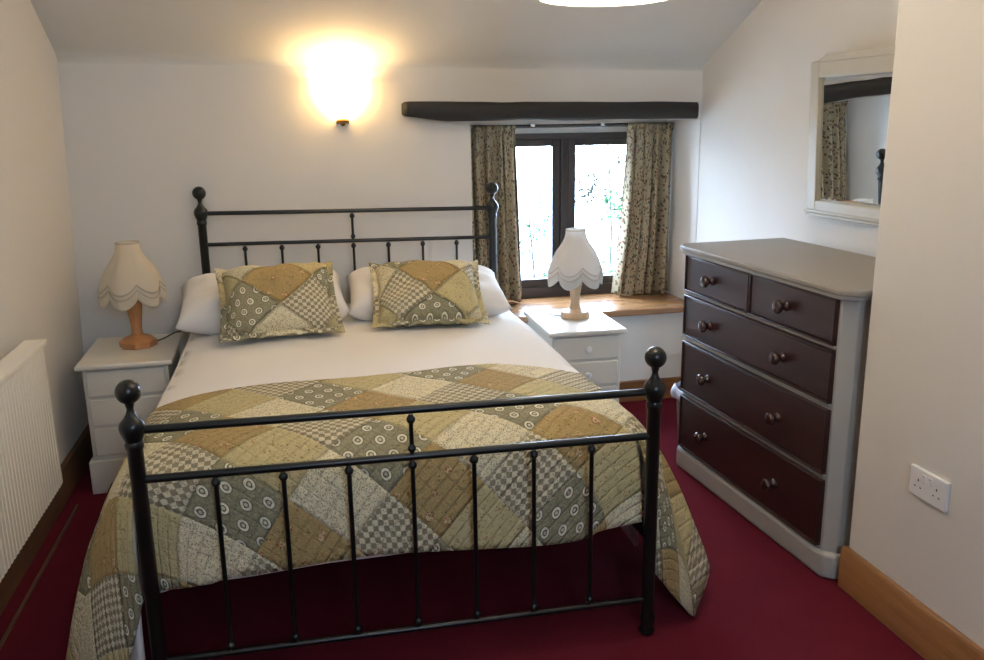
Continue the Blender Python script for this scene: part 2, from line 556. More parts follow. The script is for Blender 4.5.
# oak lintel beam
b = BM()
rings = []
nb = 120
random.seed(3)
for i in range(nb + 1):
    t = i / nb
    x = lerp(.528, 2.032, t)
    e = .70 + .30 * math.sqrt(max(0, 1 - (1 - min(1, t / .018)) ** 2))
    top = 1.614 - .018 * t - .004 * math.exp(-((t - .33) / .05) ** 2) + .004 * noise.noise(Vector((x * 3, 0, 1)))
    bot = lerp(1.545, 1.520, smooth(t / .16)) - .006 * t + .004 * noise.noise(Vector((x * 4, 5, 1)))
    cz = (top + bot) / 2; hz = (top - bot) / 2 * e
    f = 4.205 + .008 * noise.noise(Vector((x * 3, 9, 1))) + (1 - e) * .06
    ring = [(f + .012, cz - hz), (f, cz - hz + .012), (f - .003, cz), (f, cz + hz - .012), (f + .012, cz + hz), (YB + .02, cz + hz), (YB + .02, cz - hz)]
    rings.append([b.verts.new((x, y, z)) for y, z in ring])
for r0, r1 in zip(rings, rings[1:]):
    for k in range(7): b.faces.new((r0[k], r0[(k + 1) % 7], r1[(k + 1) % 7], r1[k]))
b.faces.new(rings[0]); b.faces.new(rings[-1][::-1])
tag(obj('lintel_beam', b, M['beam'], angle=50), 'dark rough oak beam set in the wall above the window', 'beam')

# curtain rail
T = thing('curtain_rail', 'thin dark curtain rail across the top of the window recess', 'curtain rail', (1.48, 4.66, 1.485))
obj('rail', tube(BM(), [(-.60, 0, 0), (.60, 0, 0)], .010, 12), M['frame'], T)
for x in (-.20, .20):
    b = box(BM(), x - .012, x + .012, -.010, .060, -.004, .014)
    obj('bracket', b, M['chrome'], T, bevel=.002, smooth=True)

# curtains
def curtain(name, label, xt0, xt1, xb0, xb1, z0, seed, mid=None):
    T = thing(name, label, 'curtain', ((xt0 + xt1) / 2, 4.62, z0), 0, None)
    ox, oy, oz = T.location
    rnd = random.Random(seed)
    ph = [rnd.uniform(0, 6) for _ in range(5)]
    H = 1.492 - z0
    def fn(u, v):                  # v: 0 top .. 1 bottom
        z = 1.492 - H * v
        a, c_ = xt0, xt1
        k = v ** 1.25
        xa = lerp(xt0, xb0, k); xb = lerp(xt1, xb1, k)
        if mid: xa += mid * math.sin(PI * v)
        s = u + .016 * math.sin(u * 21 + ph[3]) + .01 * math.sin(v * 5 + ph[4])* math.sin(u*PI)
        x = lerp(xa, xb, s)
        amp = lerp(.016, .036, smooth(v * 1.5))
        y = 4.62 + amp * math.sin(u * 2 * PI * 5.2 + ph[0] + .5 * math.sin(v * 3 + ph[1])) + amp * .5 * math.sin(u * 2 * PI * 9.3 + ph[2] + v)
        if v < .05: y = lerp(4.60 + .01 * math.sin(u * 2 * PI * 14), y, smooth(v / .05))
        x += .006 * math.cos(u * 2 * PI * 5.2 + ph[0])
        if v > .985: z += .004 * math.sin(u * 20)
        return (x - ox, y - oy, z - oz)
    wd = abs(xb1 - xb0) * 1.7
    b = BM(); grid(b, fn, 110, 50, lambda u, v: (u * wd, -v * H))
    obj('curtain_fabric', b, M['curtain'], T, solid=.003, angle=180)
    b = BM(); grid(b, lambda u, v: tuple(Vector(fn(u, .004 + v * .035)) + Vector((0, -.004, 0))), 110, 3, lambda u, v: (u * wd, -v * .035))
    obj('heading_tape', b, M['curtain'], T, solid=.003, angle=180)
    return T
curtain('curtain', 'leaf-print curtain gathered at the left of the window behind the headboard post', .885, 1.175, .90, 1.212, .540, 4)
curtain('curtain', 'leaf-print curtain hanging at the right of the window, swept inward at its foot', 1.815, 2.088, 1.745, 2.085, .537, 11, mid=.012)

# ------------------------------------------------------------------ bed
XL, XR_, YH, YF = -.433, .957, 4.246, 2.186
XC = (XL + XR_) / 2
Bd = thing('bed_frame', 'black tubular metal double bedstead with ball finials, standing on the burgundy carpet', 'bed', (XC, 3.2, 0))
def L3(p): return (p[0] - XC, p[1] - 3.2, p[2])
def post(x, y, zball, zrail, foot):
    prof = [(.012, 0), (.021, .004), (.023, .018), (.018, .03), (.0225, .045), (.0225, .06), (.0185, .075)] + \
           [(.0195, .3), (.0195, zrail - .055), (.0225, zrail - .05), (.0235, zrail - .04), (.0205, zrail - .032)]
    o = obj('post', lathe(BM(), prof, L3((x, y, 0)), 24), M['iron'], Bd, angle=60)
    z = zrail
    prof = [(.0205, z - .032), (.024, z - .024), (.031, z - .006), (.0325, z + .006), (.029, z + .018), (.018, z + .030), (.011, z + .042), (.0085, z + .052), (.0115, zball - .031)]
    prof += ball_prof(.031, zball, -65, 88, 14)
    obj('finial', lathe(BM(), prof, L3((x, y, 0)), 24), M['iron'], o, angle=60)
for x, dz in ((XL, .010), (XR_, -.010)): post(x, YH, 1.202 + dz, 1.108 + dz, False)
for x, dz in ((XL, .008), (XR_, -.008)): post(x, YF, .8785 + dz, .782 + dz, True)
def rail(name, y, z, r, tilt):
    return obj(name, tube(BM(), [L3((XL, y, z + tilt)), L3((XR_, y, z - tilt))], r, 14), M['iron'], Bd)
rail('headboard_rail', YH, 1.1065, .010, .011); rail('headboard_rail', YH, .961, .009, .011); rail('headboard_rail', YH, .36, .010, .011)
rail('footboard_rail', YF, .778, .011, .008); rail('footboard_rail', YF, .6455, .011, .008); rail('footboard_rail', YF, .125, .009, .008)
def spindle(x, y, z0, z1, r=.0062):
    b = BM()
    prof = [(r, z0)] + ball_prof(.0115, z0 + .014, -55, 55, 6) + [(r, z0 + .03), (r, z1 - .03)] + ball_prof(.0125, z1 - .017, -55, 55, 6) + [(r, z1 - .003)]
    lathe(b, prof, L3((x, y, 0)), 12)
    return obj('spindle', b, M['iron'], Bd, angle=60)
for k in range(7):
    x = XC + (k - 3) * .170
    t = -(x - XC) / .69
    spindle(x, YH, .37 + .011 * t, .953 + .011 * t)
    spindle(x, YF, .133 + .008 * t, .637 + .008 * t, .0065)
spindle(XC, YH, .969, 1.098); spindle(XC, YF, .655, .768)
for x in (XL, XR_):
    b = box(BM(), x - .012 - XC, x + .012 - XC, YF - 3.2, YH - 3.2, .305, .345)
    obj('side_rail', b, M['iron'], Bd, bevel=.003)
for k in range(12):
    y = lerp(YF + .14, YH - .12, k / 11)
    b = box(BM(), XL + .01 - XC, XR_ - .01 - XC, y - .035 - 3.2, y + .035 - 3.2, .328, .340)
    obj('slat', b, M['sill'], Bd, smooth=False)

# mattress
b = box(BM(), -.415, .94, 2.29, 4.21, .342, .60)
tag(obj('mattress', b, M['mattress'], bevel=.05, seg=4), 'double mattress under the white bedding', 'mattress')

# bedding: a puffy top with skirts falling from its edge
def ztop(x, y, lift=0):
    d = abs(x - XC) / .72
    n = .010 * noise.noise(Vector((x * 2.3, y * 1.6, 2))) + .004 * noise.noise(Vector((x * 7, y * 4, 7)))
    e = .035 * d ** 6 + .045 * smooth((2.46 - y) / .22) ** 2
    return .652 + lift + n - e
def edge_path(x0, x1, yfoot, yhead, r=.07):
    """perimeter of the top: head-left, left side, foot, right side, head-right -> (pos2d, outward2d), by arclength"""
    pts = []
    n = 40
    for i in range(n): pts.append(((x0, lerp(yhead, yfoot + r, i / n)), (-1, 0)))
    for i in range(12):
        a = PI + PI / 2 * i / 12
        pts.append(((x0 + r + r * math.cos(a), yfoot + r + r * math.sin(a)), (math.cos(a), math.sin(a))))
    for i in range(n): pts.append(((lerp(x0 + r, x1 - r, i / n), yfoot), (0, -1)))
    for i in range(12):
        a = 1.5 * PI + PI / 2 * i / 12
        pts.append(((x1 - r + r * math.cos(a), yfoot + r + r * math.sin(a)), (math.cos(a), math.sin(a))))
    for i in range(n + 1): pts.append(((x1, lerp(yfoot + r, yhead, i / n)), (1, 0)))
    return pts
def skirt_grid(b, uvl, pts, bottom, lift, bulge=.07, nv=22, wave=0.0):
    """pts slice of perimeter; bottom(q,pos)->3D bottom point"""
    L = len(pts) - 1
    rows = []
    for i, (p, o) in enumerate(pts):
        q = i / L
        T0 = Vector((p[0], p[1], ztop(p[0], p[1], lift)))
        O = Vector((o[0], o[1], 0))
        Bp = bottom(q, Vector(p), O)
        P1 = T0 + O * bulge * .55 + Vector((0, 0, -.01))
        mid = T0.lerp(Bp, .38); P2 = Vector((lerp(T0.x, Bp.x, .45), lerp(T0.y, Bp.y, .45), 0)) + O * bulge * .6; P2.z = lerp(T0.z, Bp.z, .35)
        row = []; acc = 0; prev = None
        for k in range(nv + 1):
            t = k / nv
            P = T0 * (1 - t) ** 3 + P1 * 3 * t * (1 - t) ** 2 + P2 * 3 * t * t * (1 - t) + Bp * t ** 3
            if wave:
                P = P + O * wave * smooth(t) * math.sin(i * .55 + 1.7 * math.sin(i * .13)) + O * wave * .35 * noise.noise(P * 9)
            if prev is not None: acc += (P - prev).length
            prev = P.copy()
            row.append((b.verts.new(P), (p[0] + o[0] * acc, p[1] + o[1] * acc)))
        rows.append(row)
    for r0, r1 in zip(rows, rows[1:]):
        for k in range(nv):
            q4 = (r0[k], r1[k], r1[k + 1], r0[k + 1])
            f = b.faces.new([x[0] for x in q4])
            for lp, x in zip(f.loops, q4): lp[uvl].uv = x[1]
def top_grid(b, uvl, pts, warp, lift):
    """rows across the bed whose ends are the perimeter points themselves"""
    rows = []
    for i in range(53):
        (xa, ya), (xb, yb) = pts[i][0], pts[144 - i][0]
        row = []
        for c in range(41):
            x = lerp(xa, xb, c / 40)
            y = ya + warp(x) * max(0, 1 - i / 45)
            row.append((b.verts.new((x, y, ztop(x, y, lift))), (x, y)))
        rows.append(row)
    for r0, r1 in zip(rows, rows[1:]):
        for c in range(40):
            q4 = (r0[c], r0[c + 1], r1[c + 1], r1[c])
            f = b.faces.new([x[0] for x in q4])
            for lp, x in zip(f.loops, q4): lp[uvl].uv = x[1]

# white duvet
b = BM(); uvl = b.loops.layers.uv.verify()
DX0, DX1, DYF, DYH = -.475, .955, 2.30, 4.17
P_ = edge_path(DX0, DX1, DYF, DYH)
def dl(q, p, O):
    z = lerp(.26, .16, smooth(q))
    if q > .84:
        return Vector(path([(.84, (-.555, 2.42, .14)), (.93, (-.535, 2.27, .05)), (1, (-.475, 2.225, .10))], q))
    return Vector((-.525 - .012 * math.sin(q * 14), p[1], z))
def qz(x, q):
    z = .335 - .012 * x + .012 * math.sin(x * 5 + 1)
    return z + .035 * smooth((x - .84) / .10) - .01 * smooth((-.36 - x) / .06)
def dfoot(q, p, O): return Vector((p[0], 2.250 + .003 * math.sin(p[0] * 12), qz(p[0], q) + lerp(-.016, .03, smooth((p[0] - .1) / .5))))
def dr(q, p, O):
    z = lerp(.16, .26, smooth(q))
    if q < .16:
        return Vector(path([(0, (.93, 2.27, .42)), (.16, (1.0, 2.42, .3))], q))
    return Vector((1.0 + .01 * math.sin(q * 14), p[1], z))
skirt_grid(b, uvl, P_[:48], dl, 0, .05, wave=.006)
skirt_grid(b, uvl, P_[47:98], dfoot, 0, .02, wave=.003)
skirt_grid(b, uvl, P_[97:], dr, 0, .05, wave=.006)
top_grid(b, uvl, P_, lambda x: 0, 0)
bmesh.ops.remove_doubles(b, verts=b.verts, dist=.0006)
tag(obj('duvet', b, M['white_linen'], solid=.012, offset=-1, angle=180), 'plain white duvet spread over the bed under the quilt', 'duvet')

# patchwork quilt folded across the foot of the bed
b = BM(); uvl = b.loops.layers.uv.verify()
QX0, QX1, QYF = -.483, .963, 2.275
QYH = 2.875
def qhead(x):
    t = (x - QX0) / (QX1 - QX0)
    return QYH + .075 * smooth(t * 1.4) + .015 * math.sin(t * 8) * smooth(t * 6) * smooth((1 - t) * 6) - .09 * smooth((t - .75) / .25)
LF = .014
P_ = edge_path(QX0, QX1, QYF, QYH)
def ql(q, p, O):
    return Vector(path([(0, (-.745, 3.04, .03)), (.3, (-.765, 2.84, .015)), (.6, (-.755, 2.60, .012)), (.80, (-.735, 2.40, .012)), (.90, (-.62, 2.245, .015)), (.96, (-.525, 2.214, .12)), (1, (-.462, 2.213, .30))], q))
def qfoot(q, p, O):
    z = qz(p[0], q)
    return Vector((lerp(-.425, .945, q), 2.222 + .002 * math.sin(p[0] * 9), z))
def qr(q, p, O):
    return Vector(path([(0, (.99, 2.215, .18)), (.05, (1.04, 2.21, .10)), (.12, (1.13, 2.205, .012)), (.26, (1.235, 2.345, .095)), (.5, (1.20, 2.56, .11)), (1, (1.15, 2.96, .16))], q))
skirt_grid(b, uvl, P_[:48], ql, LF, .07, 34, wave=.010)
skirt_grid(b, uvl, P_[47:98], qfoot, LF, .03, 26, wave=.002)
skirt_grid(b, uvl, P_[97:], qr, LF, .07, 34, wave=.009)
top_grid(b, uvl, P_, lambda x: qhead(x) - QYH, LF)
bmesh.ops.remove_doubles(b, verts=b.verts, dist=.0006)
tag(obj('quilt', b, M['quilt'], solid=.008, offset=1, angle=180), 'patchwork quilt in cream, tan and grey-green folded across the foot of the bed', 'quilt')

# pillows and cushions
def pillow_mesh(w_, h_, t_, seed, pinch=.10, flange=0):
    rnd = random.Random(seed)
    s0 = Vector((rnd.uniform(0, 9), rnd.uniform(0, 9), rnd.uniform(0, 9)))
    b = BM(); uvl = b.loops.layers.uv.verify()
    n = 36
    for side in (1, -1):
        def fn(u, v):
            a, c_ = u * 2 - 1, v * 2 - 1
            px = a * w_ / 2 * (1 - pinch * (1 - c_ * c_) * .5 * abs(a) ** 3) ; py = c_ * h_ / 2 * (1 - pinch * (1 - a * a) * .5 * abs(c_) ** 3)
            th = (max(0, (1 - a ** 4)) * max(0, (1 - c_ ** 4))) ** .5
            wr = .022 * noise.noise(Vector((px * 9, py * 9, side)) + s0) + .006 * noise.noise(Vector((px * 25, py * 16, side)) + s0)
            z = side * (t_ / 2 * th + wr * th)
            return (px, py, z)
        grid(b, fn, n, n, lambda u, v: ((u - .5) * w_ * (1 + .22 * abs(u * 2 - 1) ** 4), (v - .5) * h_ * (1 + .25 * abs(v * 2 - 1) ** 4)))
    bmesh.ops.remove_doubles(b, verts=b.verts, dist=.0004)
    return b
def place(o, bl, br, tl, off=0):
    """orient local x,y so the lower edge runs bl->br, upward towards tl"""
    bl, br, tl = Vector(bl), Vector(br), Vector(tl)
    X = (br - bl).normalized(); Y = (tl - bl); Y = (Y - X * Y.dot(X)).normalized(); Z = X.cross(Y)
    m = Matrix((X, Y, Z)).transposed().to_4x4()
    m.translation = (bl + br) / 2 + (tl - bl) / 2 + Z * off
    o.matrix_world = m
p1 = obj('pillow', pillow_mesh(.73, .47, .20, 1, .08), M['white_linen'], angle=180)
place(p1, (-.56, 3.73, .685), (.16, 3.76, .70), (-.50, 4.17, .775), .015)
tag(p1, 'plump white pillow on the left side of the bed', 'pillow')
p2 = obj('pillow', pillow_mesh(.73, .47, .19, 5, .08), M['white_linen'], angle=180)
place(p2, (.205, 3.77, .70), (.92, 3.74, .685), (.22, 4.17, .775), .015)
tag(p2, 'plump white pillow on the right side of the bed', 'pillow')
def cushion(label, mat, w_, h_, bl, br, tl, seed):
    T = thing('cushion', label, 'cushion')
    obj('cover', pillow_mesh(w_, h_, .17, seed, .12), mat, T, angle=180)
    b = BM(); uvl = b.loops.layers.uv.verify()
    n = 160; rows = []
    for i in range(n):
        t = i / n * 4; k = int(t); f = (t - k) * 2 - 1
        pin = 1 - .12 * (1 - f * f) * .5
        e = {0: (f * w_ / 2, -h_ / 2 * pin), 1: (w_ / 2 * pin, f * h_ / 2), 2: (-f * w_ / 2, h_ / 2 * pin), 3: (-w_ / 2 * pin, -f * h_ / 2)}[k]
        d = {0: (f, -1), 1: (1, f), 2: (-f, 1), 3: (-1, -f)}[k]
        d = Vector((d[0] * abs(d[0]) ** (8 if abs(d[0]) < 1 else 1), d[1] * abs(d[1]) ** (8 if abs(d[1]) < 1 else 1), 0))
        row = []
        for j in range(4):
            r = -.01 + j * .011
            z = .0065 * (j / 3) * math.sin(i * .9) 
            row.append((b.verts.new((e[0] + d.x * r, e[1] + d.y * r, z)), (e[0] + d.x * r, e[1] + d.y * r)))
        rows.append(row)
    for i in range(n):
        r0, r1 = rows[i], rows[(i + 1) % n]
        for j in range(3):
            q4 = (r0[j], r1[j], r1[j + 1], r0[j + 1])
            fc = b.faces.new([x[0] for x in q4])
            for lp, x in zip(fc.loops, q4): lp[uvl].uv = x[1]
    obj('frill', b, mat, T, solid=.003, angle=180)
    place(T, bl, br, tl, .0)
    return T
cushion('patchwork cushion with a frilled edge leaning on the left pillow', M['cushion_a'], .45, .37, (-.30, 3.50, .70), (.145, 3.53, .705), (-.335, 3.79, .905), 3)
cushion('patchwork cushion with a frilled edge leaning on the right pillow', M['cushion_b'], .45, .36, (.295, 3.56, .70), (.76, 3.53, .695), (.315, 3.86, .89), 8)

# ------------------------------------------------------------------ bedside cabinets
def bedside(label, x, y, rotz, cord_side):
    T = thing('bedside_cabinet', label, 'bedside cabinet', (x, y, 0), rotz, 'white bedside cabinets')
    w_, d_ = .335, .47           # body; y from 0 (front) back to d_
    b = BM(); box(b, -w_ / 2, w_ / 2, .012, d_, .10, .546)
    obj('body', b, M['bedside_paint'], T, bevel=.003)
    b = BM(); box(b, -w_ / 2 - .022, w_ / 2 + .022, -.022, d_ + .012, .546, .568)
    obj('top', b, M['bedside_paint'], T, bevel=.007, seg=3)
    for z0, z1 in ((.424, .536), (.296, .412), (.165, .284)):
        b = BM(); box(b, -w_ / 2 + .014, w_ / 2 - .014, 0, .016, z0, z1)
        dr_ = obj('drawer', b, M['bedside_paint'], T, bevel=.006, seg=3)
        b = lathe(BM(), [(.007, 0), (.007, .008), (.014, .014), (.0165, .022), (.013, .029), (.004, .032)], (0, 0, (z0 + z1) / 2), 16, Matrix.Rotation(PI / 2, 3, 'X'))
        obj('knob', b, M['plastic'], dr_)
    # plinth with arched cut
    pts = [(-w_ / 2 - .015, 0), (-w_ / 2 + .04, 0)] + [(lerp(-w_ / 2 + .04, w_ / 2 - .04, i / 12), .09 * math.sin(PI * i / 12) ** .6) for i in range(1, 12)] + [(w_ / 2 - .04, 0), (w_ / 2 + .015, 0), (w_ / 2 + .015, .145), (-w_ / 2 - .015, .145)]
    b = prism_y(BM(), pts, -.008, .012)
    box(b, -w_ / 2 - .015, -w_ / 2 + .003, .012, d_, 0, .145); box(b, w_ / 2 - .003, w_ / 2 + .015, .012, d_, 0, .145)
    obj('plinth', b, M['bedside_paint'], T, bevel=.003)
    return T
bedside('white three-drawer bedside cabinet against the left wall', -.738, 3.715, .02, 1)
bedside('white three-drawer bedside cabinet under the window', 1.283, 3.715, -.02, 1)

# ------------------------------------------------------------------ table lamps
def lamp(label, loc, octagon, wd, shade, fringe, tops, phase):
    T = thing('table_lamp', label, 'lamp', loc)
    b = BM()
    if octagon:
        lathe(b, [(.076, 0), (.080, .004), (.080, .026), (.060, .042), (.030, .052), (.025, .058)], n=8)
    else:
        lathe(b, [(.066, 0), (.072, .004), (.072, .020), (.064, .032), (.040, .040), (.030, .046), (.026, .056)], n=32)
    obj('base', b, wd, T, angle=35)
    k = tops
    lathe_prof = [(.025, .054), (.021, .075), (.024, .11), (.031, .155), (.035, .19 + k), (.031, .215 + k), (.018, .225 + k), (.012, .235 + k), (.012, .27 + k)]
    obj('stem', lathe(BM(), lathe_prof, n=24), wd, T, angle=50)
    zt = .455 + k; zb = .235 + k
    nl = 6
    def R_(t):    # t 0 top..1 bottom of cloth
        return .047 + .016 * t + .055 * smooth((t - .05) / .97) ** 1.45
    def lobe(a): return abs(math.sin(nl / 2 * (a + phase)))
    def shade_fn(zlow, t0, t1, rr, puff):
        def fn(u, v):
            a = 2 * PI * u
            t = lerp(t0, t1 * (1 - .0) , v)
            hem = .042 * lobe(a) ** .85
            z = lerp(zt, zlow, t) - hem * smooth((t - .55) / .45)
            rad = R_(min(t, 1)) * (1 + puff * lobe(a) * smooth(t * 1.6)) + rr
            return (rad * math.cos(a), rad * math.sin(a), z)
        return fn
    b = BM(); grid(b, shade_fn(zb + .052, 0, 1, 0, .16), 144, 24)
    bmesh.ops.remove_doubles(b, verts=b.verts, dist=.0003)
    s = obj('lamp_shade', b, shade, T, solid=.0015, angle=180)
    # second scalloped tier and fringe below it
    def tier(v0, v1, rr, name, mat, wob=0):
        def fn(u, v):
            a = 2 * PI * u
            hem = .042 * lobe(a) ** .85
            z = lerp(v0, v1, v) - hem
            rad = R_(1) * (1 + .16 * lobe(a)) + rr + wob * math.sin(a * 90) - .004 * v
            return (rad * math.cos(a), rad * math.sin(a), z)
        b = BM(); grid(b, fn, 360 if wob else 144, 4)
        bmesh.ops.remove_doubles(b, verts=b.verts, dist=.0002)
        return obj(name, b, mat, s, solid=.001, angle=180)
    tier(zb + .056, zb + .049, .0025, 'braid', M['trim'])
    tier(zb + .050, zb + .030, .001, 'fringe', shade)
    tier(zb + .034, zb + .027, .0030, 'braid', M['trim'])
    tier(zb + .029, zb - .012, .0015, 'fringe', fringe, .0009)
    b = lathe(BM(), [(.0462, zt - .004), (.049, zt - .004), (.049, zt + .004), (.0462, zt + .004)], n=48, cap=False)
    obj('braid', b, M['trim'], s)
    # bulb holder and bulb
    b = lathe(BM(), [(.014, .27 + k), (.016, .275 + k), (.016, .30 + k), (.012, .305 + k)], n=16); obj('bulb_holder', b, M['plastic'], T)
    b = lathe(BM(), [(.012, .303 + k), (.014, .315 + k)] + ball_prof(.026, .352 + k, -55, 88, 10), n=20); obj('bulb', b, M['plastic'], T)
    return T
lL = lamp('table lamp with octagonal wooden base and cream scalloped shade on the left bedside cabinet', (-.722, 3.985, .568), True, M['lamp_wood'], M['shade'], M['fringe'], 0.006, .2)
lR = lamp('table lamp with round pale wooden base and white scalloped shade in front of the window', (1.312, 3.99, .568), False, M['lamp_wood2'], M['shade_r'], M['fringe_r'], -0.022, .55)
obj('cord', tube(BM(), [(.06, .03, .006), (.10, .07, .012), (.14, .14, .02), (.17, .17, .02), (.19, .19, .012)], .003, 8), M['cord'], lL)
obj('cord', tube(BM(), [(-.06, .01, .006), (-.09, .04, .006), (-.13, .06, .012), (-.16, .10, .006), (-.17, .14, .004), (-.15, .17, .004)], .003, 8), M['cord'], lR)

# ------------------------------------------------------------------ chest of drawers
T = thing('chest_of_drawers', 'stone-grey painted chest with five dark mahogany drawer fronts against the right wall', 'chest of drawers', (1.595, 3.380, 0), -PI / 2 + .0529)
def foot(s0, s1, d0, d1, c_, z0, z1, name, bev=.004):
    pts = [(s0 + c_, d0), (s1 - c_, d0), (s1, d0 + c_), (s1, d1), (s0, d1), (s0, d0 + c_)]
    return obj(name, prism(BM(), pts, z0, z1), M['grey_paint'], T, bevel=bev, seg=3)
foot(-.020, 1.052, .012, .505, .036, .085, .966, 'body')
foot(-.035, 1.068, -.003, .508, .036, 0, .092, 'plinth', .014)
foot(-.036, 1.072, -.012, .508, .040, .962, .980, 'top_moulding', .004)
tp_ = foot(-.046, 1.086, -.022, .512, .044, .976, .998, 'top', .006); tp_.data.materials[0] = M['grey_top_dimmed']
rows = [(.812, .955, (.028, .499), (.242,)), (.812, .955, (.520, 1.0), (.745,)), (.617, .782, (.028, 1.0), (.242, .745)), (.370, .580, (.028, 1.0), (.245, .742)), (.112, .334, (.028, 1.0), (.245, .745))]
for z0, z1, (s0, s1), ks in rows:
    b = box(BM(), s0, s1, 0, .03, z0, z1)
    d = obj('drawer', b, M['drawer'], T, bevel=.006, seg=3)
    b = BM()
    e = .007
    for r in ((s0 - e, s1 + e, z1, z1 + e), (s0 - e, s1 + e, z0 - e, z0), (s0 - e, s0, z0, z1), (s1, s1 + e, z0, z1)):
        box(b, r[0], r[1], -.006, .02, r[2], r[3])
    obj('cock_bead', b, M['knob'] if False else M['drawer'], d, bevel=.002)
    b = BM()
    for r in ((s0 - e, s1 + e, z0 - e - .009, z0 - e - .001),):
        box(b, r[0], r[1], .002, .02, r[2], r[3])
    obj('drawer_moulding', b, M['grey_paint'], d, bevel=.002)
    for s in ks:
        zc = (z0 + z1) / 2
        b = lathe(BM(), [(.017, 0), (.018, .004), (.012, .010), (.011, .016), (.018, .024), (.024, .032), (.0245, .038), (.020, .045), (.010, .048), (.003, .0485)], (s, 0, zc), 24, Matrix.Rotation(PI / 2, 3, 'X'))
        obj('knob', b, M['knob'], d)

# waste bin behind the far end of the chest, with a white liner
T = thing('waste_bin', 'small waste bin with white plastic liner tucked beyond the far end of the chest', 'bin', (1.81, 3.62, 0))
obj('bin_body', lathe(BM(), [(.085, 0), (.088, .004), (.105, .26), (.102, .262), (.08, .02)], n=32), M['bin'], T)
b = BM()
def lf(u, v):
    a = 2 * PI * u
    w_ = .010 * math.sin(a * 7) + .007 * math.sin(a * 13 + 1)
    r = .112 + .012 * math.sin(v * PI) + w_ * v
    return (r * math.cos(a), r * math.sin(a), lerp(.285, .225, v) + .008 * math.sin(a * 5) )
grid(b, lf, 80, 8); bmesh.ops.remove_doubles(b, verts=b.verts, dist=.0003)
obj('bin_liner', b, M['bag'], T, solid=.001, angle=180)

# ------------------------------------------------------------------ mirror on the right wall
ang = -PI / 2 + .0529
ym = 3.352
T = thing('wall_mirror', 'cream framed mirror with a stepped arched top on the wall above the chest', 'mirror', (xr(ym) - .004, ym, 1.112), ang)
T.rotation_euler = (math.radians(0), 0, ang)
# local: x towards the viewer along the wall, y into the wall, z up
Wm = .66
def arch(off, zb_, zt_, zs):
    pts = [(off, zb_), (Wm - off, zb_), (Wm - off, zs), (Wm - off - .07, zs + .012), (Wm - off - .10, zt_), (off + .10, zt_), (off + .07, zs + .012), (off, zs)]
    return pts
def ring(outer, inner, y0, y1):
    b = BM()
    (ox0, ox1, oz0, oz1), (ix0, ix1, iz0, iz1) = outer, inner
    box(b, ox0, ix0, y0, y1, oz0, oz1); box(b, ix1, ox1, y0, y1, oz0, oz1); box(b, ix0, ix1, y0, y1, oz0, iz0); box(b, ix0, ix1, y0, y1, iz1, oz1)
    return b
b = ring((0, Wm, .0, .625), (.055, Wm - .055, .062, .562), -.030, 0)
obj('mirror_frame', b, M['mirror_frame'], T, bevel=.004)
b = prism_y(BM(), [(0, .625), (.06, .634), (.10, .652), (Wm - .10, .652), (Wm - .06, .634), (Wm, .625)], -.030, 0)
obj('frame_crest', b, M['mirror_frame'], T, bevel=.003)
b = box(BM(), -.008, Wm + .008, -.040, 0, .012, .024); box(b, -.003, Wm + .003, -.035, 0, -.002, .01)
obj('frame_moulding', b, M['mirror_frame'], T, bevel=.003)
# bevelled glass
b = BM()
x0, x1, z0, z1 = .055, Wm - .055, .062, .562
o_ = [(x0, -.0125, z0), (x1, -.0125, z0), (x1, -.0125, z1), (x0, -.0125, z1)]
bv = .016
i_ = [(x0 + bv, -.0155, z0 + bv), (x1 - bv, -.0155, z0 + bv), (x1 - bv, -.0155, z1 - bv), (x0 + bv, -.0155, z1 - bv)]
k_ = [(x0, -.004, z0), (x1, -.004, z0), (x1, -.004, z1), (x0, -.004, z1)]
O_ = [b.verts.new(p) for p in o_]; I_ = [b.verts.new(p) for p in i_]; K_ = [b.verts.new(p) for p in k_]
b.faces.new(I_); b.faces.new(K_[::-1])
for k in range(4):
    b.faces.new((O_[k], O_[(k + 1) % 4], I_[(k + 1) % 4], I_[k])); b.faces.new((K_[k], K_[(k + 1) % 4], O_[(k + 1) % 4], O_[k]))
obj('mirror_glass', b, M['mirror'], T, smooth=False)
T.rotation_euler = (Matrix.Rotation(ang, 3, 'Z') @ Matrix.Rotation(math.radians(2.8), 3, 'X')).to_euler()

# ------------------------------------------------------------------ double socket
T = thing('wall_socket', 'white double switched plug socket on the right wall above the skirting', 'socket', (1.70, 1.948, .497), -PI / 2)
b = box(BM(), -.074, .074, -.012, 0, -.0435, .0435)
obj('face_plate', b, M['plastic'], T, bevel=.003, seg=3)
for sx in (-.037, .037):
    b = BM()
    box(b, sx - .002, sx + .002, -.0126, -.01, .004, .012)
    for k in (-.011, .011): box(b, sx + k - .003, sx + k + .003, -.0126, -.01, -.014, -.0105)
    obj('pin_hole', b, M['black'], T, smooth=False)
for sx in (-.0125, .0125):
    b = box(BM(), sx - .006, sx + .006, -.0165, -.011, .010, .032)
    sw = obj('switch', b, M['plastic'], T, bevel=.0015)
    obj('switch_mark', box(BM(), sx - .003, sx + .003, -.0172, -.0164, .028, .0305), M['red'], sw, smooth=False)

